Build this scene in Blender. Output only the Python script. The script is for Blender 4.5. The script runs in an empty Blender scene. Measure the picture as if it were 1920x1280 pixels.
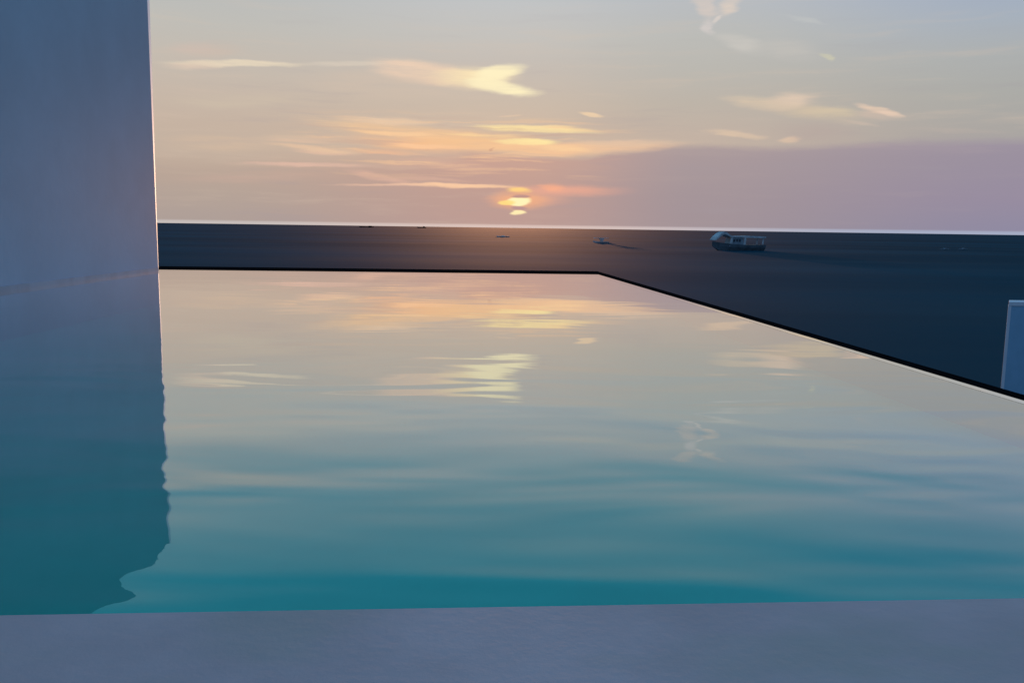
import bpy, bmesh, math, random
from mathutils import Vector, Matrix
R = math.radians
random.seed(4)
scene = bpy.context.scene
col = scene.collection


def lin(rgb):
    o = []
    for c in rgb:
        c /= 255.0
        o.append(c / 12.92 if c <= 0.04045 else ((c + 0.055) / 1.055) ** 2.4)
    return (o[0], o[1], o[2], 1.0)


# ---------------------------------------------------------------- camera
cam_d = bpy.data.cameras.new('camera')
cam = bpy.data.objects.new('camera', cam_d)
col.objects.link(cam)
cam_d.sensor_width = 36.0
cam_d.lens = 30.0
cam_d.clip_start = 0.05
cam_d.clip_end = 200000.0
CAM_H = 0.8
cam.matrix_world = (Matrix.Translation((0, 0, CAM_H)) @ Matrix.Rotation(R(90 - 7.58), 4, 'X')
                    @ Matrix.Rotation(R(0.81), 4, 'Z'))
scene.camera = cam
scene.view_settings.view_transform = 'Standard'
scene.view_settings.look = 'None'
scene.view_settings.exposure = 0.0
scene.view_settings.gamma = 1.0
scene.view_settings.use_curve_mapping = False
scene.cycles.use_denoising = True
scene.cycles.max_bounces = 8
scene.cycles.transparent_max_bounces = 8

# ---------------------------------------------------------------- sun
SUN_AZ, SUN_EL = 0.30, 1.10          # degrees right of +Y, above the horizon
sd = bpy.data.lights.new('sun', 'SUN')
sd.energy = 1.0
sd.angle = R(0.5)
sd.color = (1.0, 0.45, 0.21)
sun = bpy.data.objects.new('sun', sd)
col.objects.link(sun)
sdir = Vector((math.sin(R(SUN_AZ)) * math.cos(R(SUN_EL)), math.cos(R(SUN_AZ)) * math.cos(R(SUN_EL)), math.sin(R(SUN_EL))))
sun.rotation_euler = sdir.to_track_quat('Z', 'Y').to_euler()

# ---------------------------------------------------------------- sky
# a dusk sky: Nishita base under layers of thin cloud, laid out by compass direction
world = bpy.data.worlds.new('World')
scene.world = world
world.use_nodes = True
wt = world.node_tree
wt.nodes.clear()


def N(tree, kind, **kw):
    n = tree.nodes.new(kind)
    for k, v in kw.items():
        setattr(n, k, v)
    return n


def put(tree, sock, v):
    if isinstance(v, bpy.types.NodeSocket):
        tree.links.new(v, sock)
    else:
        sock.default_value = v


def M(tree, op, a, b=None, c=None, clamp=False):
    n = N(tree, 'ShaderNodeMath', operation=op, use_clamp=clamp)
    put(tree, n.inputs[0], a)
    if b is not None:
        put(tree, n.inputs[1], b)
    if c is not None:
        put(tree, n.inputs[2], c)
    return n.outputs[0]


def smooth(tree, v, lo, hi, a=0.0, b=1.0):
    n = N(tree, 'ShaderNodeMapRange', interpolation_type='SMOOTHSTEP')
    put(tree, n.inputs['Value'], v)
    put(tree, n.inputs['From Min'], lo)
    put(tree, n.inputs['From Max'], hi)
    n.inputs['To Min'].default_value = a
    n.inputs['To Max'].default_value = b
    return n.outputs['Result']


def mixc(tree, f, a, b, blend='MIX'):
    n = N(tree, 'ShaderNodeMix', data_type='RGBA', blend_type=blend)
    put(tree, n.inputs[0], f)
    put(tree, n.inputs[6], a)
    put(tree, n.inputs[7], b)
    return n.outputs[2]


def ramp(tree, v, stops, interp='LINEAR'):
    n = N(tree, 'ShaderNodeValToRGB')
    cr = n.color_ramp
    cr.interpolation = interp
    while len(cr.elements) < len(stops):
        cr.elements.new(0.5)
    for e, (p, c) in zip(cr.elements, stops):
        e.position = p
    for e, (p, c) in zip(cr.elements, stops):
        e.position = p
        e.color = c
    put(tree, n.inputs[0], v)
    return n.outputs[0]


def noise(tree, vec, scale, detail=2.0, rough=0.5, dist=0.0):
    n = N(tree, 'ShaderNodeTexNoise')
    put(tree, n.inputs['Vector'], vec)
    n.inputs['Scale'].default_value = scale
    n.inputs['Detail'].default_value = detail
    n.inputs['Roughness'].default_value = rough
    n.inputs['Distortion'].default_value = dist
    return n.outputs['Fac'], n.outputs['Color']


def mapping(tree, vec, loc=(0, 0, 0), rot=(0, 0, 0), scale=(1, 1, 1), kind='POINT'):
    n = N(tree, 'ShaderNodeMapping', vector_type=kind)
    put(tree, n.inputs['Vector'], vec)
    n.inputs['Location'].default_value = loc
    n.inputs['Rotation'].default_value = rot
    n.inputs['Scale'].default_value = scale
    return n.outputs[0]


# cloud strokes: azimuth, elevation (degrees), half length, half height, tilt, softness, colour, strength, wispiness
STROKES = [
    (-19.56, 10.3, 3.2, 0.752, 5.5, 1, (206, 186, 172), 0.55, 0.6),
    (-20.27, 10.43, 1.87, 0.483, 2.6, 1, (207, 188, 176), 0.5, 0.6),
    (-17.64, 9.71, 5.19, 0.242, 3.1, 0.7, (232, 216, 190), 0.85, 0.3),
    (-20.14, 9.44, 2.4, 0.322, 4.3, 1, (228, 204, 182), 0.5, 0.4),
    (-10.48, 10.1, 3.75, 0.215, 2.1, 0.8, (222, 208, 190), 0.65, 0.3),
    (-6.43, 9.82, 3.84, 0.967, -4.9, 0.7, (234, 206, 182), 0.85, 0.45),
    (-4.39, 9.52, 3.1, 0.859, -3.2, 0.8, (240, 210, 180), 0.6, 0.5),
    (-2.58, 9.52, 3.59, 0.913, 0.5, 0.8, (250, 228, 184), 0.8, 0.35),
    (-1.08, 10.0, 2.19, 0.537, 6.2, 0.6, (254, 240, 196), 0.9, 0.25),
    (-0.82, 8.93, 2.87, 0.591, -7.3, 0.6, (254, 240, 196), 0.9, 0.25),
    (-1.54, 9.47, 1.65, 0.752, -0.8, 0.8, (254, 240, 196), 0.8, 0.2),
    (-8.41, 8.94, 6.83, 1.343, -0.2, 1, (214, 192, 172), 0.35, 0.5),
    (-17.27, 7.54, 6.04, 0.644, 3.5, 1, (210, 195, 172), 0.3, 0.6),
    (-18.34, 4.95, 4.94, 0.698, 1.0, 1, (216, 188, 162), 0.55, 0.5),
    (-14.37, 5.39, 3.49, 0.322, 1.0, 1, (214, 188, 165), 0.6, 0.5),
    (-12.89, 4.79, 3.74, 0.215, -3.9, 0.8, (232, 196, 164), 0.75, 0.4),
    (-13.36, 3.83, 5.39, 0.215, 0.1, 0.8, (224, 186, 168), 0.75, 0.4),
    (-16.75, 2.92, 6.14, 0.483, 2.6, 1, (200, 170, 156), 0.4, 0.6),
    (-8.7, 3.17, 2.92, 0.322, -8.8, 0.8, (222, 180, 160), 0.65, 0.4),
    (-6.4, 2.75, 7.0, 0.134, 1.1, 0.8, (240, 196, 168), 0.7, 0.2),
    (-2.95, 2.71, 4.72, 0.215, -1.0, 0.7, (250, 205, 165), 0.85, 0.2),
    (-10.08, 6.4, 4.83, 0.43, -0.7, 0.9, (230, 196, 162), 0.7, 0.5),
    (-7.44, 6.0, 5.77, 0.644, -3.6, 0.9, (236, 194, 152), 0.75, 0.5),
    (-10.54, 5.46, 3.79, 0.43, -0.4, 0.9, (222, 186, 158), 0.5, 0.5),
    (-5.71, 5.35, 6.2, 0.698, -1.1, 0.8, (242, 190, 146), 0.8, 0.4),
    (-8.52, 4.79, 3.08, 0.268, -1.4, 0.8, (236, 186, 150), 0.7, 0.4),
    (-2.09, 5.59, 5.68, 0.859, -2.0, 0.8, (244, 196, 148), 0.8, 0.35),
    (1.22, 5.21, 5.1, 0.537, -3.2, 0.7, (245, 196, 150), 0.85, 0.25),
    (5.69, 5.26, 6.58, 0.483, 2.9, 0.8, (240, 196, 158), 0.7, 0.35),
    (7.44, 5.52, 4.62, 0.322, 1.5, 0.9, (226, 196, 170), 0.5, 0.4),
    (1.33, 6.37, 4.85, 0.295, -1.9, 0.6, (252, 226, 166), 0.9, 0.25),
    (2.42, 6.5, 2.15, 0.134, 2.1, 0.8, (245, 220, 168), 0.6, 0.3),
    (0.73, 5.58, 2.99, 0.268, -1.5, 0.6, (255, 232, 166), 0.9, 0.2),
    (-3.84, 3.97, 2.94, 0.376, -2.7, 0.9, (218, 178, 156), 0.55, 0.4),
    (-6.46, 4.13, 3.12, 0.483, 4.7, 1, (214, 176, 156), 0.45, 0.5),
    (-1.58, 5.06, 0.2, 0.161, 6.5, 0.9, (196, 150, 130), 0.7, 0.1),
    (-8.5, 6.69, 3.83, 0.268, -1.0, 0.8, (240, 206, 172), 0.7, 0.5),
    (-7.47, 5.92, 3.47, 0.215, -1.6, 0.8, (250, 206, 160), 0.8, 0.45),
    (-6.1, 5.21, 3.5, 0.215, -1.7, 0.8, (250, 200, 156), 0.8, 0.45),
    (-1.94, 5.98, 3.52, 0.161, -0.9, 0.8, (252, 214, 160), 0.7, 0.4),
    (-13.57, 5.23, 2.6, 0.215, -1.2, 0.9, (224, 190, 164), 0.6, 0.5),
    (-12.25, 4.58, 2.62, 0.161, -2.2, 0.9, (228, 190, 164), 0.6, 0.5),
    (2.97, 5.2, 2.75, 0.215, -4.2, 0.8, (252, 210, 160), 0.7, 0.35),
    (-5.75, 3.15, 3.9, 0.161, -1.2, 0.9, (216, 176, 158), 0.5, 0.4),
    (4.89, 7.3, 1.12, 0.161, -7.5, 0.6, (238, 208, 172), 0.85, 0.2),
    (-0.38, 7.22, 0.98, 0.107, 3.0, 0.8, (226, 198, 170), 0.5, 0.2),
    (15.38, 7.98, 2.93, 0.483, -7.0, 0.9, (222, 200, 174), 0.75, 0.4),
    (17.38, 8.03, 1.85, 0.752, 1.6, 0.9, (224, 200, 178), 0.75, 0.4),
    (19.36, 7.12, 3.35, 0.644, -8.0, 1, (208, 190, 164), 0.6, 0.5),
    (19.84, 7.26, 2.07, 0.483, -0.8, 1, (212, 196, 168), 0.5, 0.5),
    (22.54, 7.27, 1.72, 0.268, -16.0, 0.7, (226, 200, 178), 0.85, 0.3),
    (22.29, 7.05, 1.68, 0.376, -3.1, 0.9, (214, 190, 172), 0.6, 0.4),
    (21.41, 6.55, 1.73, 0.134, -8.6, 0.9, (202, 184, 170), 0.5, 0.3),
    (14.26, 6.07, 2.34, 0.268, -8.4, 0.8, (222, 196, 170), 0.75, 0.35),
    (17.64, 5.69, 0.85, 0.268, -1.1, 0.8, (228, 198, 170), 0.75, 0.3),
    (26.75, 5.97, 3.29, 0.215, -5.1, 1, (186, 174, 166), 0.5, 0.4),
    (22.26, 5.18, 1.51, 0.215, 0.0, 1, (178, 162, 162), 0.35, 0.4),
    (19.1, 6.0, 3.72, 0.967, -7.4, 1, (182, 166, 160), 0.5, 0.4),
    (17.64, 8.05, 1.13, 0.644, -16.2, 1, (228, 204, 182), 0.55, 0.5),
    (17.59, 7.6, 3.95, 0.644, -7.8, 1, (208, 190, 168), 0.45, 0.6),
    (23.18, 7.06, 1.03, 0.161, -12.9, 0.7, (234, 206, 184), 0.6, 0.3),
    (12.0, 13.89, 1.23, 0.859, -97.9, 0.8, (216, 202, 192), 0.75, 0.3),
    (13.41, 13.74, 1.43, 0.644, -142.8, 0.9, (222, 206, 192), 0.75, 0.35),
    (12.21, 12.48, 0.8, 0.43, -38.8, 0.8, (212, 204, 200), 0.7, 0.3),
    (12.54, 12.9, 0.37, 0.322, -23.1, 0.9, (230, 216, 206), 0.6, 0.2),
    (14.17, 11.48, 2.03, 0.644, -17.8, 0.9, (203, 199, 192), 0.65, 0.3),
    (17.12, 10.97, 2.88, 0.752, -9.7, 1, (198, 193, 186), 0.5, 0.4),
    (19.45, 10.47, 0.65, 0.215, -22.8, 0.8, (206, 202, 176), 0.7, 0.2),
    (17.98, 12.68, 1.8, 0.161, -13.0, 1, (196, 198, 196), 0.5, 0.3),
    (3.36, 2.5, 5.11, 0.537, 0.4, 1, (240, 172, 146), 0.7, 0.2),
    (2.5, 2.7, 0.99, 0.376, -1.6, 0.9, (250, 176, 140), 0.7, 0.2),
    (0.92, 1.91, 3.56, 0.644, 1.4, 1, (226, 168, 146), 0.6, 0.2),
    (0.3, 2.46, 1.09, 0.268, 0.9, 0.8, (255, 214, 134), 0.95, 0.1),
]
BANK = [(-22.78, 4.02), (-18.16, 4.08), (-11.26, 4.38), (-3.68, 4.87), (-2.11, 5.04), (-0.53, 4.82), (4.38, 4.67), (5.77, 4.88), (8.18, 5.2), (10.56, 5.46), (12.91, 5.35), (17.48, 5.23), (21.2, 5.36), (25.32, 5.47), (30.24, 5.34)]

tc = N(wt, 'ShaderNodeTexCoord')
sep = N(wt, 'ShaderNodeSeparateXYZ')
wt.links.new(tc.outputs['Generated'], sep.inputs[0])
az = M(wt, 'DEGREES', M(wt, 'ARCTAN2', sep.outputs[0], sep.outputs[1]))
el = M(wt, 'MAXIMUM', M(wt, 'DEGREES', M(wt, 'ARCSINE', sep.outputs[2])), 0.0)
cmb = N(wt, 'ShaderNodeCombineXYZ')
wt.links.new(az, cmb.inputs[0])
wt.links.new(el, cmb.inputs[1])
sph = cmb.outputs[0]
# warped sky coordinates so that cloud edges are ragged
wn1 = N(wt, 'ShaderNodeTexNoise')
put(wt, wn1.inputs['Vector'], mapping(wt, sph, scale=(0.22, 1.0, 1)))
wn1.inputs['Scale'].default_value = 1.0
wn1.inputs['Detail'].default_value = 4.0
wn1.inputs['Roughness'].default_value = 0.6
vsub = N(wt, 'ShaderNodeVectorMath', operation='SUBTRACT')
wt.links.new(wn1.outputs['Color'], vsub.inputs[0])
vsub.inputs[1].default_value = (0.5, 0.5, 0.5)
vmul = N(wt, 'ShaderNodeVectorMath', operation='MULTIPLY')
wt.links.new(vsub.outputs[0], vmul.inputs[0])
vmul.inputs[1].default_value = (2.2, 0.55, 0.0)
vadd = N(wt, 'ShaderNodeVectorMath', operation='ADD')
wt.links.new(sph, vadd.inputs[0])
wt.links.new(vmul.outputs[0], vadd.inputs[1])
wsph = vadd.outputs[0]
wsep = N(wt, 'ShaderNodeSeparateXYZ')
wt.links.new(wsph, wsep.inputs[0])
waz, wel = wsep.outputs[0], wsep.outputs[1]
wisp, _ = noise(wt, mapping(wt, wsph, rot=(0, 0, R(3)), scale=(0.16, 1.9, 1)), 1.0, 5.0, 0.62)
wisp = smooth(wt, wisp, 0.28, 0.72)

ELMAX = 50.0


def sky_ramp(stops):
    return ramp(wt, M(wt, 'DIVIDE', el, ELMAX, clamp=True), [(e / ELMAX, lin(c)) for e, c in stops])


HIGH = [(18, (158, 186, 198)), (24, (80, 172, 206)), (34, (72, 156, 198)), (50, (92, 134, 180))]  # unseen upper sky, made cyan to tint the near pool's reflection
upL = sky_ramp([(0, (190, 174, 158)), (6, (197, 178, 162)), (8, (198, 183, 169)), (10, (196, 187, 176)), (12, (191, 189, 183)), (14, (186, 188, 187))] + HIGH)
upC = sky_ramp([(0, (212, 180, 155)), (6, (206, 183, 163)), (8, (202, 186, 170)), (10, (198, 188, 178)), (12, (196, 193, 188)), (14, (193, 195, 196))] + HIGH)
upM = sky_ramp([(0, (198, 176, 160)), (6, (193, 177, 164)), (8, (188, 179, 168)), (10, (186, 183, 176)), (12, (187, 187, 183)), (14, (184, 188, 192))] + HIGH)
upR = sky_ramp([(0, (168, 158, 160)), (6, (170, 166, 162)), (8, (171, 171, 167)), (10, (172, 175, 175)), (12, (166, 176, 188)), (14, (159, 173, 195))] + [(18, (136, 168, 196)), (24, (76, 162, 204)), (34, (72, 154, 198)), (50, (92, 134, 180))])
loL = sky_ramp([(0, (172, 158, 152)), (2, (180, 163, 152)), (4.5, (190, 166, 150)), (6, (194, 171, 154))])
loC = sky_ramp([(0, (182, 154, 148)), (2, (186, 155, 147)), (4.5, (200, 162, 148)), (6, (202, 168, 150))])
loM = sky_ramp([(0, (158, 146, 152)), (2, (160, 147, 153)), (4.5, (167, 152, 155)), (6, (176, 160, 158))])
loR = sky_ramp([(0, (142, 138, 162)), (2, (150, 140, 160)), (4.5, (154, 144, 159)), (6, (160, 150, 162))])
fLC = smooth(wt, az, -20, -1)
fCM = smooth(wt, az, 0, 12)
fMR = smooth(wt, az, 11, 31)


def across(a, b, c, d):
    return mixc(wt, fMR, mixc(wt, fCM, mixc(wt, fLC, a, b), c), d)


upper = across(upL, upC, upM, upR)
lower = across(loL, loC, loM, loR)
# upper edge of the low cloud bank
fc = N(wt, 'ShaderNodeFloatCurve')
cv = fc.mapping.curves[0]
pts = [((a + 40) / 80.0, e / 10.0) for a, e in BANK]
pts = [(0.0, pts[0][1])] + pts + [(1.0, pts[-1][1])]
while len(cv.points) < len(pts):
    cv.points.new(0.5, 0.5)
for p, (x, y) in zip(cv.points, pts):
    p.location = (x, y)
    p.handle_type = 'AUTO_CLAMPED'
fc.mapping.update()
put(wt, fc.inputs['Value'], M(wt, 'DIVIDE', M(wt, 'ADD', waz, 40.0), 80.0, clamp=True))
bank_el = M(wt, 'MULTIPLY', fc.outputs[0], 10.0)
crisp = smooth(wt, az, -9, 1)
softw = M(wt, 'MULTIPLY_ADD', crisp, -1.15, 1.6)
bd = M(wt, 'DIVIDE', M(wt, 'SUBTRACT', bank_el, wel), softw)
bank = smooth(wt, bd, -0.6, 0.8)
c = mixc(wt, bank, upper, lower)
# faint broken streaks through everything
st, _ = noise(wt, mapping(wt, wsph, loc=(3, 7, 0), rot=(0, 0, R(2)), scale=(0.09, 1.1, 1)), 1.0, 4.0, 0.6)
c = mixc(wt, M(wt, 'MULTIPLY', smooth(wt, st, 0.50, 0.74), M(wt, 'MULTIPLY', smooth(wt, el, 20, 8, 0.0, 0.24), M(wt, 'MULTIPLY_ADD', M(wt, 'MULTIPLY', bank, smooth(wt, az, -8, 8)), -0.8, 1.0))), c, lin((216, 194, 174)))
c = mixc(wt, M(wt, 'MULTIPLY', smooth(wt, st, 0.46, 0.26), smooth(wt, el, 20, 3, 0.0, 0.22)), c, lin((160, 152, 160)))
for (ca, ce, hl, hh, ang, so, rgb, stg, wi) in STROKES:
    loc = mapping(wt, wsph, loc=(ca, ce, 0), rot=(0, 0, R(ang)), scale=(hl, hh, 1), kind='TEXTURE')
    g = N(wt, 'ShaderNodeTexGradient', gradient_type='SPHERICAL')
    wt.links.new(loc, g.inputs[0])
    m = smooth(wt, g.outputs['Fac'], 0.0, 0.16 + 0.7 * so, 0.0, stg)
    if wi > 0.05:
        m = M(wt, 'MULTIPLY', m, M(wt, 'MULTIPLY_ADD', wisp, wi * 1.9, 1.0 - wi * 1.15), clamp=True)
    c = mixc(wt, m, c, lin(rgb))
fan = M(wt, 'MULTIPLY', M(wt, 'MULTIPLY', smooth(wt, waz, -17, -8), smooth(wt, waz, 9, 2)), M(wt, 'MULTIPLY', smooth(wt, wel, 2.6, 4.6), smooth(wt, wel, 7.6, 6.2)))
fs, _ = noise(wt, mapping(wt, wsph, loc=(11, 3, 0), rot=(0, 0, R(6)), scale=(0.13, 2.6, 1)), 1.0, 4.0, 0.6)
c = mixc(wt, M(wt, 'MULTIPLY', fan, smooth(wt, fs, 0.50, 0.66, 0.0, 0.55)), c, lin((246, 200, 156)))
c = mixc(wt, M(wt, 'MULTIPLY', fan, smooth(wt, fs, 0.46, 0.34, 0.0, 0.40)), c, lin((196, 164, 150)))
# the sun itself, veiled, cut by two bars of dark cloud
for (ca, ce, hl, hh, so, rgb, stg) in [
        (0.30, 1.78, 2.7, 0.85, 1.2, (244, 178, 132), 0.85),
        (0.40, 1.72, 0.92, 0.36, 0.50, (255, 243, 186), 1.0),
        (-0.45, 1.66, 0.85, 0.20, 0.6, (255, 222, 134), 0.9),
        (0.30, 0.99, 0.68, 0.18, 0.60, (255, 236, 180), 1.0),
        (0.36, 2.06, 0.85, 0.14, 0.6, (186, 146, 140), 0.95),
        (0.42, 1.33, 0.80, 0.20, 0.7, (176, 142, 146), 0.85)]:
    loc = mapping(wt, wsph, loc=(ca, ce, 0), scale=(hl, hh, 1), kind='TEXTURE')
    g = N(wt, 'ShaderNodeTexGradient', gradient_type='SPHERICAL')
    wt.links.new(loc, g.inputs[0])
    c = mixc(wt, smooth(wt, g.outputs['Fac'], 0.02, 0.1 + 0.7 * so, 0.0, stg), c, lin(rgb))
# pale halo line painted into the sky just above the horizon
hz = mixc(wt, smooth(wt, az, 2, 24), mixc(wt, smooth(wt, az, -20, 0), lin((206, 200, 198)), lin((226, 206, 198))), lin((172, 184, 208)))
c = mixc(wt, smooth(wt, el, 0.27, 0.11, 0.0, 0.72), c, hz)
# away from the sunset the sky falls off to dusk blue
absaz = M(wt, 'ABSOLUTE', az)
east = ramp(wt, M(wt, 'DIVIDE', el, ELMAX, clamp=True), [(0.0, lin((122, 140, 178))), (0.3, lin((116, 148, 186))), (1.0, lin((92, 134, 180)))])
c = mixc(wt, smooth(wt, absaz, 36, 110), c, east)
nish = N(wt, 'ShaderNodeTexSky', sky_type='NISHITA')
nish.sun_disc = False
nish.sun_elevation = R(SUN_EL)
nish.sun_rotation = R(SUN_AZ)
ns = N(wt, 'ShaderNodeBackground')
ns.inputs['Strength'].default_value = 0.0015
wt.links.new(nish.outputs[0], ns.inputs[0])
bg = N(wt, 'ShaderNodeBackground')
bg.inputs['Strength'].default_value = 1.0
wt.links.new(c, bg.inputs[0])
ad = N(wt, 'ShaderNodeAddShader')
wt.links.new(bg.outputs[0], ad.inputs[0])
wt.links.new(ns.outputs[0], ad.inputs[1])
wo = N(wt, 'ShaderNodeOutputWorld')
wt.links.new(ad.outputs[0], wo.inputs[0])
world.cycles.sampling_method = 'MANUAL'
world.cycles.sample_map_resolution = 512


# ---------------------------------------------------------------- helpers
def tag(o, label=None, cat=None, group=None, kind=None):
    for k, v in (('label', label), ('category', cat), ('group', group), ('kind', kind)):
        if v:
            o[k] = v
    return o


def link(name, bm, mat, parent=None, smoothed=False):
    me = bpy.data.meshes.new(name)
    bmesh.ops.recalc_face_normals(bm, faces=bm.faces[:])
    bm.to_mesh(me)
    bm.free()
    me.materials.append(mat)
    if smoothed:
        for p in me.polygons:
            p.use_smooth = True
    o = bpy.data.objects.new(name, me)
    col.objects.link(o)
    if parent:
        o.parent = parent
    return o


def empty(name, loc=(0, 0, 0), rz=0.0):
    o = bpy.data.objects.new(name, None)
    o.location = loc
    o.rotation_euler = (0, 0, rz)
    col.objects.link(o)
    return o


def prism(bm, poly, z0, z1, bevel=0.0):
    """poly: xy outline, extruded from z0 to z1"""
    lo = [bm.verts.new((x, y, z0)) for x, y in poly]
    hi = [bm.verts.new((x, y, z1)) for x, y in poly]
    n = len(poly)
    fs = [bm.faces.new(lo[::-1]), bm.faces.new(hi)]
    for i in range(n):
        fs.append(bm.faces.new((lo[i], lo[(i + 1) % n], hi[(i + 1) % n], hi[i])))
    if bevel:
        es = list({e for f in fs for e in f.edges})
        bmesh.ops.bevel(bm, geom=es, offset=bevel, segments=2, profile=0.5, affect='EDGES')
    return fs


def side_prism(bm, prof, y0, y1, bevel=0.0):
    """prof: xz outline, extruded along y"""
    a = [bm.verts.new((x, y0, z)) for x, z in prof]
    b = [bm.verts.new((x, y1, z)) for x, z in prof]
    n = len(prof)
    fs = [bm.faces.new(a), bm.faces.new(b[::-1])]
    for i in range(n):
        fs.append(bm.faces.new((a[i], b[i], b[(i + 1) % n], a[(i + 1) % n])))
    if bevel:
        es = list({e for f in fs for e in f.edges})
        bmesh.ops.bevel(bm, geom=es, offset=bevel, segments=2, profile=0.5, affect='EDGES')


def mat(name):
    m = bpy.data.materials.new(name)
    m.use_nodes = True
    t = m.node_tree
    t.nodes.clear()
    out = N(t, 'ShaderNodeOutputMaterial')
    return m, t, out


def plain(name, rgb, rough=0.6, spec=0.5, var=0.12, scale=3.0, bump=0.0, metal=0.0, bscale=None):
    """mottled procedural surface; rgb is linear base colour"""
    m, t, out = mat(name)
    p = N(t, 'ShaderNodeBsdfPrincipled')
    tcn = N(t, 'ShaderNodeTexCoord')
    f, _ = noise(t, tcn.outputs['Object'], scale, 5.0, 0.6)
    a = tuple(x * (1 - var) for x in rgb) + (1,)
    b = tuple(min(1, x * (1 + var)) for x in rgb) + (1,)
    t.links.new(mixc(t, smooth(t, f, 0.3, 0.7), a, b), p.inputs['Base Color'])
    p.inputs['Roughness'].default_value = rough
    p.inputs['Specular IOR Level'].default_value = spec
    p.inputs['Metallic'].default_value = metal
    if bump:
        bn = N(t, 'ShaderNodeBump')
        f2, _ = noise(t, tcn.outputs['Object'], bscale or scale * 12, 4.0, 0.6)
        t.links.new(f2, bn.inputs['Height'])
        bn.inputs['Strength'].default_value = bump
        bn.inputs['Distance'].default_value = 0.01
        t.links.new(bn.outputs[0], p.inputs['Normal'])
    t.links.new(p.outputs[0], out.inputs[0])
    return m


# ---------------------------------------------------------------- materials
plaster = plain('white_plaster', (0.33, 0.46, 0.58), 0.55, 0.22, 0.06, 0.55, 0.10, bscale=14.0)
highlight_low = plain('pale_edge_highlight', (0.62, 0.70, 0.76), 0.5, 0.3, 0.05, 2.0)
plaster_low = plain('blue_white_plaster', (0.24, 0.46, 0.62), 0.6, 0.3, 0.08, 1.5, 0.1)
halo_metal = plain('wall_halo_metal', (0.50, 0.72, 0.95), 0.56, 0.5, 0.05, 2.0, metal=1.0)
plaster_ripple = plain('ripple_tone_plaster', (0.30, 0.40, 0.49), 0.5, 0.3, 0.1, 3.0)
trim_white = plain('white_trim', (0.85, 0.84, 0.80), 0.25, 0.6, 0.03, 2.0)
deck_stone = plain('deck_stone', (0.70, 0.50, 0.47), 0.7, 0.2, 0.13, 1.1, 0.10, bscale=40.0)
edge_dark = plain('rim_shadow_black', (0.007, 0.0065, 0.007), 1.0, 0.0, 0.3, 6.0, 0.0)
edge_pale = plain('edge_halo_mirror', (0.95, 0.93, 0.90), 0.0, 0.5, 0.03, 4.0, 0.0, metal=1.0)
tile = plain('turquoise_tile', (0.0, 0.68, 0.49), 0.6, 0.2, 0.06, 1.2)
sub_wall = plain('submerged_plaster', (0.20, 0.34, 0.44), 0.6, 0.2, 0.06, 1.2)
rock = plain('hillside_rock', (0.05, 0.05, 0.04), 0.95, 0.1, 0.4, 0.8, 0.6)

SEA_R, SEA_A, SEA_W = 0.56, 0.684, 0.026
t = deck_stone.node_tree
pr = next(n for n in t.nodes if n.type == 'BSDF_PRINCIPLED')
src = pr.inputs['Base Color'].links[0].from_socket
tcn = N(t, 'ShaderNodeTexCoord')
f, _ = noise(t, mapping(t, tcn.outputs['Object'], loc=(4.2, 1.0, 0), scale=(1.0, 2.2, 1)), 1.5, 3.0, 0.55)
t.links.new(mixc(t, smooth(t, f, 0.48, 0.70, 0.0, 0.55), src, (0.52, 0.44, 0.36, 1)), pr.inputs['Base Color'])
# sea
sea_m, t, out = mat('sea_water')
tcn = N(t, 'ShaderNodeTexCoord')
bn = N(t, 'ShaderNodeBump')
f, _ = noise(t, mapping(t, tcn.outputs['Object'], scale=(0.10, 0.25, 0.2)), 1.0, 5.0, 0.6)
t.links.new(f, bn.inputs['Height'])
bn.inputs['Strength'].default_value = 0.5
bn.inputs['Distance'].default_value = 0.6
fb, _ = noise(t, mapping(t, tcn.outputs['Object'], scale=(0.0025, 0.006, 0.01)), 1.0, 4.0, 0.6)
d = N(t, 'ShaderNodeBsdfDiffuse')
t.links.new(mixc(t, smooth(t, fb, 0.35, 0.65), (0.002, 0.036, 0.058, 1), (0.003, 0.058, 0.090, 1)), d.inputs['Color'])
# long wind ripples: facets spread far more across the view than along it, so the low sun smears wide
g = N(t, 'ShaderNodeBsdfAnisotropic')
g.inputs['Roughness'].default_value = SEA_R
g.inputs['Anisotropy'].default_value = SEA_A
g.inputs['Color'].default_value = (0.95, 0.95, 0.95, 1)
tg = N(t, 'ShaderNodeCombineXYZ')
tg.inputs[1].default_value = 1.0
t.links.new(tg.outputs[0], g.inputs['Tangent'])
ms = N(t, 'ShaderNodeMixShader')
sk, _ = noise(t, mapping(t, tcn.outputs['Object'], rot=(0, 0, R(8)), scale=(0.004, 0.016, 0.01)), 1.0, 5.0, 0.65)
t.links.new(M(t, 'MULTIPLY', smooth(t, sk, 0.3, 0.7, 0.86, 1.14), SEA_W), ms.inputs[0])     # wind streaks
t.links.new(d.outputs[0], ms.inputs[1])
t.links.new(g.outputs[0], ms.inputs[2])
t.links.new(ms.outputs[0], out.inputs[0])

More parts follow.
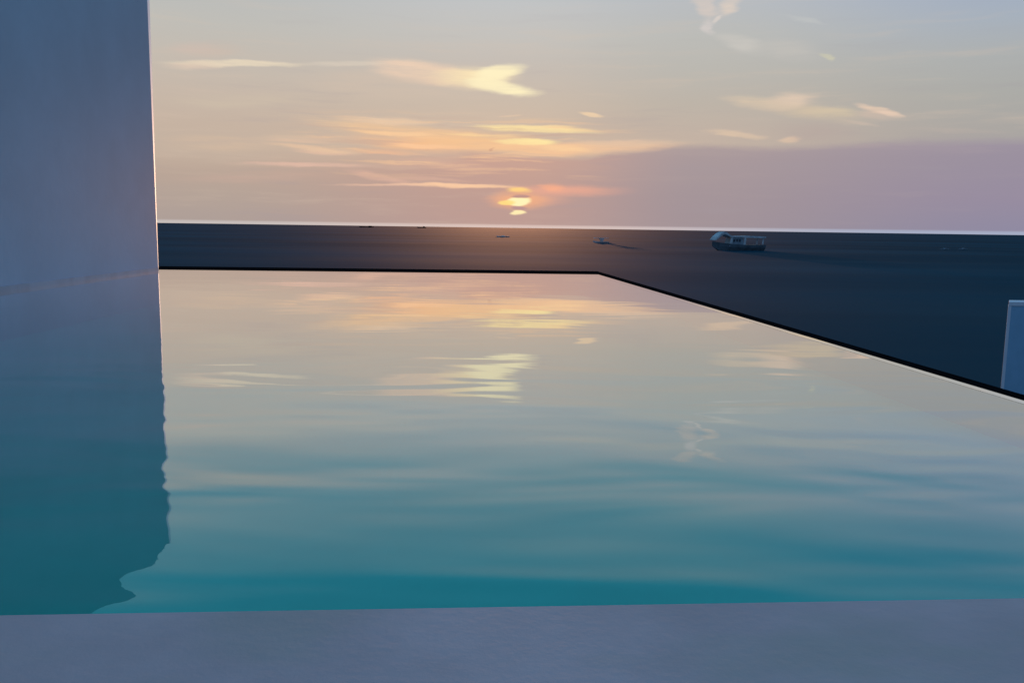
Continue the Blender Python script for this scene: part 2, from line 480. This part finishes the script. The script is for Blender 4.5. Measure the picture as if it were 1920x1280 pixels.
# pool water
pw_m, t, out = mat('pool_water')
tcn = N(t, 'ShaderNodeTexCoord')
big, _ = noise(t, mapping(t, tcn.outputs['Object'], rot=(0, 0, R(-8)), scale=(0.62, 1.5, 1)), 1.0, 2.0, 0.45, 0.4)
small, _ = noise(t, mapping(t, tcn.outputs['Object'], rot=(0, 0, R(4)), scale=(2.2, 9.0, 4)), 1.0, 3.0, 0.5)
sepw = N(t, 'ShaderNodeSeparateXYZ')
t.links.new(tcn.outputs['Object'], sepw.inputs[0])
calm = smooth(t, sepw.outputs[1], 1.8, 6.5, 1.0, 0.10)      # the far end lies still, the near end is stirred
h = M(t, 'MULTIPLY', M(t, 'MULTIPLY_ADD', small, 0.010, big), calm)
bn = N(t, 'ShaderNodeBump')
t.links.new(h, bn.inputs['Height'])
bn.inputs['Strength'].default_value = 1.0
bn.inputs['Distance'].default_value = 0.018
fr = N(t, 'ShaderNodeFresnel')
fr.inputs['IOR'].default_value = 1.33
t.links.new(bn.outputs[0], fr.inputs['Normal'])
g = N(t, 'ShaderNodeBsdfGlossy')
g.inputs['Roughness'].default_value = 0.0
g.inputs['Color'].default_value = (1, 1, 1, 1)
t.links.new(bn.outputs[0], g.inputs['Normal'])
tr = N(t, 'ShaderNodeBsdfTransparent')
tr.inputs['Color'].default_value = (0.35, 0.96, 0.97, 1)
ms = N(t, 'ShaderNodeMixShader')
refl = ramp(t, fr.outputs[0], [(p, (v, v, v, 1)) for p, v in ((0.0, 0.0), (0.06, .08), (0.11, .20), (0.135, .25), (0.16, .31), (0.22, .43), (0.28, .60), (0.49, .83), (0.61, .93), (0.77, .97), (1.0, 1.0))])
t.links.new(refl, ms.inputs[0])
t.links.new(tr.outputs[0], ms.inputs[1])
t.links.new(g.outputs[0], ms.inputs[2])
t.links.new(ms.outputs[0], out.inputs[0])

# ---------------------------------------------------------------- sea and hillside
SEA_Z = -9.0
bm = bmesh.new()
vs = [bm.verts.new(v) for v in ((-90000, -300, SEA_Z), (90000, -300, SEA_Z), (90000, 90000, SEA_Z), (-90000, 90000, SEA_Z))]
bm.faces.new(vs)
tag(link('sea', bm, sea_m), kind='structure')

# pool corners on the water plane (metres); far edge, right edge, near edge
FL, FR = (-6.0, 14.46), (1.454, 14.92)
def right_x(y): return 1.454 + 0.0915 * (14.92 - y)
def left_x(y): return -6.0 - 0.03 * (y - 14.46)
def near_y(x): return 1.705 + 0.069 * x
def far_y(x): return 14.46 + 0.0617 * (x + 6.0)
NR = (right_x(1.89), 1.89)
NL = (left_x(1.305), 1.305)

# a steep rocky bank falling from the pool to the sea
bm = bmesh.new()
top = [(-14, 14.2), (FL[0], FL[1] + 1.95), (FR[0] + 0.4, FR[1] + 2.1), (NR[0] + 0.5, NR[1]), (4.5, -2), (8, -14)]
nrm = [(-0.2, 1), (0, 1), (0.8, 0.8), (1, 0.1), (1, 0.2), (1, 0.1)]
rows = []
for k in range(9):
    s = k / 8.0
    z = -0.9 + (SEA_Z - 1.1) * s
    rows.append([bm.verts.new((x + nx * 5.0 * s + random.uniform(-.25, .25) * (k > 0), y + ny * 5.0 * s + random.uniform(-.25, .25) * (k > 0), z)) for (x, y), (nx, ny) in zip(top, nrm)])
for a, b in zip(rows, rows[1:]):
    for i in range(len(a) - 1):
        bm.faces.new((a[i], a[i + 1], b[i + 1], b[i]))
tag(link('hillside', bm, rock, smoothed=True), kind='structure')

# ---------------------------------------------------------------- pool
pool = empty('infinity_pool', (-2.0, 8.0, 0.0))
tag(pool, 'turquoise infinity pool with a dark shadow line painted along its rim, filling the middle of the view above the sea', 'swimming pool')
PO = Vector((-2.0, 8.0, 0.0))


def pool_part(name, bm, m, **kw):
    for v in bm.verts:
        v.co -= PO
    return link(name, bm, m, pool, **kw)


DEPTH = 0.57           # apparent depth under the surface
LEDGE = 0.215
floor_poly = [(NL[0], NL[1]), (NR[0], NR[1]), FR, FL]
SL = 3.0              # the floor rises towards the right-hand side over this width
mid_n, mid_f = (NR[0] - SL, near_y(NR[0] - SL)), (FR[0] - SL, far_y(FR[0] - SL))
bm = bmesh.new()
v = [bm.verts.new((p[0], p[1], z)) for p, z in ((NL, -DEPTH), (mid_n, -DEPTH), (NR, -LEDGE), (FR, -LEDGE), (mid_f, -DEPTH), (FL, -DEPTH))]
bm.faces.new((v[0], v[1], v[4], v[5]))
bm.faces.new((v[1], v[2], v[3], v[4]))
pool_part('pool_floor', bm, tile)
bm = bmesh.new()
for (a, b) in ((NL, NR), (NR, FR), (FR, FL), (FL, NL)):
    bm.faces.new([bm.verts.new(v) for v in ((a[0], a[1], -DEPTH - 0.1), (b[0], b[1], -DEPTH - 0.1), (b[0], b[1], -0.004), (a[0], a[1], -0.004))])
pool_part('pool_wall', bm, sub_wall)
# mirror strip added for the bright halo line, flush with the water
fd, rd = 0.22, 0.045
ORF = (FR[0] + rd + 0.01, FR[1] + fd)
bm = bmesh.new()
outer = [(FL[0] - 0.2, FL[1] + fd), ORF, (NR[0] + rd, NR[1])]
inner = [(FL[0], FL[1]), FR, NR]
for i in range(2):
    bm.faces.new([bm.verts.new(v) for v in ((inner[i][0], inner[i][1] - 0.004, 0.0006), (inner[i + 1][0] - 0.004, inner[i + 1][1], 0.0006),
                                            (outer[i + 1][0], outer[i + 1][1], 0.0015), (outer[i][0], outer[i][1], 0.0015))])
pool_part('edge_halo_strip', bm, edge_pale)
# outer rim strip, its edge shadow painted in as near-black
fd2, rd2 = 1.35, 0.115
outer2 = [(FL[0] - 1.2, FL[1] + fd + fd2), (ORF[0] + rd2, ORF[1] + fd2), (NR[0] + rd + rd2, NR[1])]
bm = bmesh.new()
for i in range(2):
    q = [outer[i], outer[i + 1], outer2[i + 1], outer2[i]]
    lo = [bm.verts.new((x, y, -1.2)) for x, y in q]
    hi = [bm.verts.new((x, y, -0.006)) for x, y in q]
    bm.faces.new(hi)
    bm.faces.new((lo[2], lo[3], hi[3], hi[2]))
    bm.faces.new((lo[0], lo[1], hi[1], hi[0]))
pool_part('rim_shadow_line', bm, edge_dark)

bm = bmesh.new()
bm.faces.new([bm.verts.new((x, y, 0.0)) for x, y in floor_poly])
tag(link('pool_water', bm, pw_m), kind='structure')

# near deck / coping
bm = bmesh.new()
prism(bm, [(-5.62, -6.0), (4.2, -6.0), (4.2, near_y(4.2)), (NR[0], near_y(NR[0])), (-5.585, near_y(-5.585))], -0.8, 0.012, 0.008)
tag(link('pool_deck', bm, deck_stone), kind='structure')

# ---------------------------------------------------------------- tall wall on the left
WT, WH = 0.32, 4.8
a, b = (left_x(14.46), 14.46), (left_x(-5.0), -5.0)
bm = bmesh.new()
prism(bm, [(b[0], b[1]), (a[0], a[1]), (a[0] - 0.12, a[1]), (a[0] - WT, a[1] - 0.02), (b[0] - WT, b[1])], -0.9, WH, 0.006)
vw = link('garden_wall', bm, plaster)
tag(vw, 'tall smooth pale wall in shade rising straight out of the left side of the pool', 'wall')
# strip added for the wall edge's bright halo, splayed wider towards the top
bm = bmesh.new()
rings = []
for z, ln in ((0.02, 0.07), (1.2, 0.12), (2.6, 0.22), (WH, 0.32)):
    rings.append([bm.verts.new((x, y, z)) for x, y in ((a[0] - 0.004, a[1] + 0.004), (a[0] - 0.004 - 0.15 * ln, a[1] + 0.66 * ln), (a[0] - 0.004 - 0.30 * ln, a[1] + ln),
                                                        (a[0] - 0.10, a[1] + ln), (a[0] - 0.10, a[1] + 0.004))])
for p, q in zip(rings, rings[1:]):
    for i in range(5):
        bm.faces.new((p[i], p[(i + 1) % 5], q[(i + 1) % 5], q[i]))
bm.faces.new(rings[0][::-1])
bm.faces.new(rings[-1])
link('wall_halo_strip', bm, halo_metal, vw)
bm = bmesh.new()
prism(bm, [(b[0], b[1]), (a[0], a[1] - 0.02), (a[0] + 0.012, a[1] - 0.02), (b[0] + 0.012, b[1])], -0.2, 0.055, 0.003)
link('ripple_strip', bm, plaster_ripple, vw)  # added strip, its tone stands in for the rippled reflection at the waterline

# ---------------------------------------------------------------- low wall on the right, outside the pool
lw = empty('low_wall', (8.15, 14.0, 0))
tag(lw, 'plain blue-grey plastered wall end standing beyond the pool rim at the right edge of the view', 'wall')
bm = bmesh.new()
prism(bm, [(0, 0), (9.0, 0.3), (9.2, 0.68), (0.22, 0.38)], -7.5, -0.36, 0.006)
link('wall_body', bm, plaster_low, lw)
bm = bmesh.new()
prism(bm, [(0.0, -0.010), (9.0, 0.290), (9.2, 0.68), (0.226, 0.38)], -0.359, -0.29, 0.006)
link('top_highlight', bm, highlight_low, lw)  # pale strip added as the highlight along the wall's top edge
bm = bmesh.new()
prism(bm, [(0.0, -0.008), (0.05, -0.006), (0.05, -0.001), (0.0, -0.001)], -7.4, -0.3605, 0.002)
link('side_highlight', bm, highlight_low, lw)  # pale strip added as the highlight down the wall's left edge

# ---------------------------------------------------------------- boats
navy = plain('navy_hull', (0.075, 0.11, 0.13), 0.6, 0.2, 0.25, 0.4)
boat_pale = plain('pale_boat_paint', (0.40, 0.47, 0.49), 0.5, 0.3, 0.25, 0.35)
boat_mid = plain('slate_boat_paint', (0.17, 0.24, 0.28), 0.5, 0.3, 0.3, 0.5)
boat_rose = plain('weathered_boat_paint', (0.62, 0.50, 0.47), 0.6, 0.3, 0.25, 0.6)
boat_glass = plain('dark_boat_glass', (0.01, 0.03, 0.05), 0.15, 0.4, 0.1, 1.0)
boat_pink = plain('cream_boat_paint', (0.95, 0.80, 0.70), 0.5, 0.3, 0.1, 0.5)


def hull(bm, L, W, H, bow_h, n=14, flat=0.55):
    """lofted open hull, bow at x = 0"""
    rows = []
    for i in range(n + 1):
        s = i / n
        w = W / 2 * (1 - (1 - min(1, s / flat)) ** 2) * (1 if s < 0.9 else 1 - 0.6 * (s - 0.9)) + 0.02
        top = H + (bow_h - H) * (1 - min(1, s / 0.6)) ** 2
        keel = 0.0 if s > 0.12 else bow_h * 0.55 * (1 - s / 0.12)
        x = L * s
        pr = [(-w, top), (-w * 0.92, top * 0.55 + keel * 0.45), (-w * 0.6, keel - 0.02), (0, keel - 0.25),
              (w * 0.6, keel - 0.02), (w * 0.92, top * 0.55 + keel * 0.45), (w, top)]
        rows.append([bm.verts.new((x, y, z)) for y, z in pr])
    for a, b in zip(rows, rows[1:]):
        for i in range(6):
            bm.faces.new((a[i], a[i + 1], b[i + 1], b[i]))
        bm.faces.new((a[6], a[0], b[0], b[6]))       # deck
    bm.faces.new(rows[0])
    bm.faces.new(rows[-1])


# large awning boat
yb = empty('awning_boat', (98.5, 426.0, SEA_Z), R(24))
tag(yb, 'large faint boat with rounded pale bow canopy, long flat awning and thin stern post', 'boat')
bm = bmesh.new()
hull(bm, 31.0, 7.0, 3.0, 4.6)
link('hull', bm, navy, yb)
bm = bmesh.new()
side_prism(bm, [(0.2, 5.2), (1.5, 6.9), (4.0, 8.6), (5.6, 9.3), (7.2, 8.9), (9.4, 7.5), (12, 7.2), (12, 6.5), (9.2, 6.7), (7.0, 7.9), (5.6, 8.2), (4.2, 7.5), (2.0, 6.1), (0.5, 4.9)], -2.4, 2.4, 0.12)
link('bow_canopy', bm, boat_pale, yb)
bm = bmesh.new()
side_prism(bm, [(9.0, 2.6), (17.6, 2.6), (17.4, 6.45), (10.0, 6.45)], -2.2, 2.2, 0.1)
cabin = link('cabin', bm, boat_mid, yb)
for k in range(3):
    bm = bmesh.new()
    side_prism(bm, [(11.2 + 1.7 * k, 4.4), (12.4 + 1.7 * k, 4.4), (12.4 + 1.7 * k, 5.7), (11.2 + 1.7 * k, 5.7)], -2.26, -2.16)
    link('window', bm, boat_glass, cabin)
for (x0, x1, ztop, zb) in ((9.0, 10.6, 6.4, 2.2), (17.3, 18.9, 6.4, 1.6)):
    bm = bmesh.new()
    side_prism(bm, [(x0 - 0.3, zb), (x1 - 0.2, zb), (x1, ztop), (x0 + 0.5, ztop)], -2.6, -2.3, 0.05)
    link('pillar', bm, boat_pale, yb)
bm = bmesh.new()
side_prism(bm, [(12.0, 6.5), (31.4, 6.3), (31.4, 7.1), (22, 7.45), (12.0, 7.3)], -2.7, 2.7, 0.1)
link('awning', bm, boat_pale, yb)
for y in (-2.4, 2.1):
    bm = bmesh.new()
    side_prism(bm, [(29.2, 2.4), (29.9, 2.4), (30.3, 6.3), (29.5, 6.3)], y, y + 0.3, 0.05)
    link('stern_post', bm, boat_pale, yb)

# low launch beneath the sun
lb = empty('low_boat', (-18.1, 918.0, SEA_Z), R(4))
tag(lb, 'thin low pale boat lying flat on the brown water under the setting sun', 'boat')
bm = bmesh.new()
hull(bm, 13.8, 2.6, 0.75, 1.15)
link('hull', bm, boat_pink, lb)
bm = bmesh.new()
side_prism(bm, [(5.0, 0.7), (9.0, 0.7), (8.8, 1.35), (5.8, 1.35)], -0.8, 0.8, 0.08)
link('cabin', bm, boat_pink, lb)

# dim boat with a raised middle
db = empty('fishing_boat', (57.0, 617.0, SEA_Z), R(20))
tag(db, 'dim grey fishing boat with flat shade roof over a stubby wheelhouse', 'boat')
bm = bmesh.new()
hull(bm, 12.6, 3.0, 0.9, 1.5)
link('hull', bm, boat_rose, db)
bm = bmesh.new()
side_prism(bm, [(6.4, 0.8), (7.6, 0.8), (8.8, 3.1), (5.0, 3.1)], -0.9, 0.9, 0.05)
link('wheelhouse', bm, boat_rose, db)
bm = bmesh.new()
side_prism(bm, [(0.8, 3.1), (12.4, 3.1), (12.2, 3.5), (1.2, 3.5)], -1.1, 1.1, 0.05)
link('shade_roof', bm, boat_rose, db)

# two small dinghies far right
def dinghy(name, x, y, label, L):
    e = empty(name, (x, y, SEA_Z), R(26))
    tag(e, label, 'boat', 'small dinghies on the right of the sea')
    bm = bmesh.new()
    hull(bm, L, 1.7, 0.55, 0.9)
    link('hull', bm, boat_mid, e)
    bm = bmesh.new()
    side_prism(bm, [(L * .45, .5), (L * .8, .5), (L * .8, .95), (L * .5, .95)], -0.5, 0.5, 0.05)
    link('seat_box', bm, boat_mid, e)


dinghy('dinghy', 267.5, 538.1, 'faint dinghy, the left one of two low marks on dark water above the low wall', 7.0)
dinghy('dinghy', 283.0, 546.0, 'faint dinghy, the right one of two low marks on dark water above the low wall', 7.4)

# two dark ships on the skyline left of the sun
ship_m = plain('ship_dark', (0.012, 0.010, 0.010), 0.9, 0.05, 0.2, 0.1)


def far_ship(name, px_az, dist, L, H, label):
    e = empty(name, (math.sin(R(px_az)) * dist, math.cos(R(px_az)) * dist, SEA_Z), -R(px_az))
    tag(e, label, 'ship')
    bm = bmesh.new()
    hull(bm, L, L * 0.14, H, H * 1.5)
    link('hull', bm, ship_m, e)
    bm = bmesh.new()
    side_prism(bm, [(L * .62, H * .9), (L * .88, H * .9), (L * .86, H * 2.2), (L * .66, H * 2.2)], -L * .05, L * .05)
    link('deckhouse', bm, ship_m, e)


far_ship('cargo_ship', -10.2, 5200, 88, 4.5, 'longer dark ship low on the horizon, farthest left of the setting sun')
far_ship('cargo_ship', -6.4, 5600, 58, 5.0, 'short dark ship on the horizon, nearer to the setting sun')
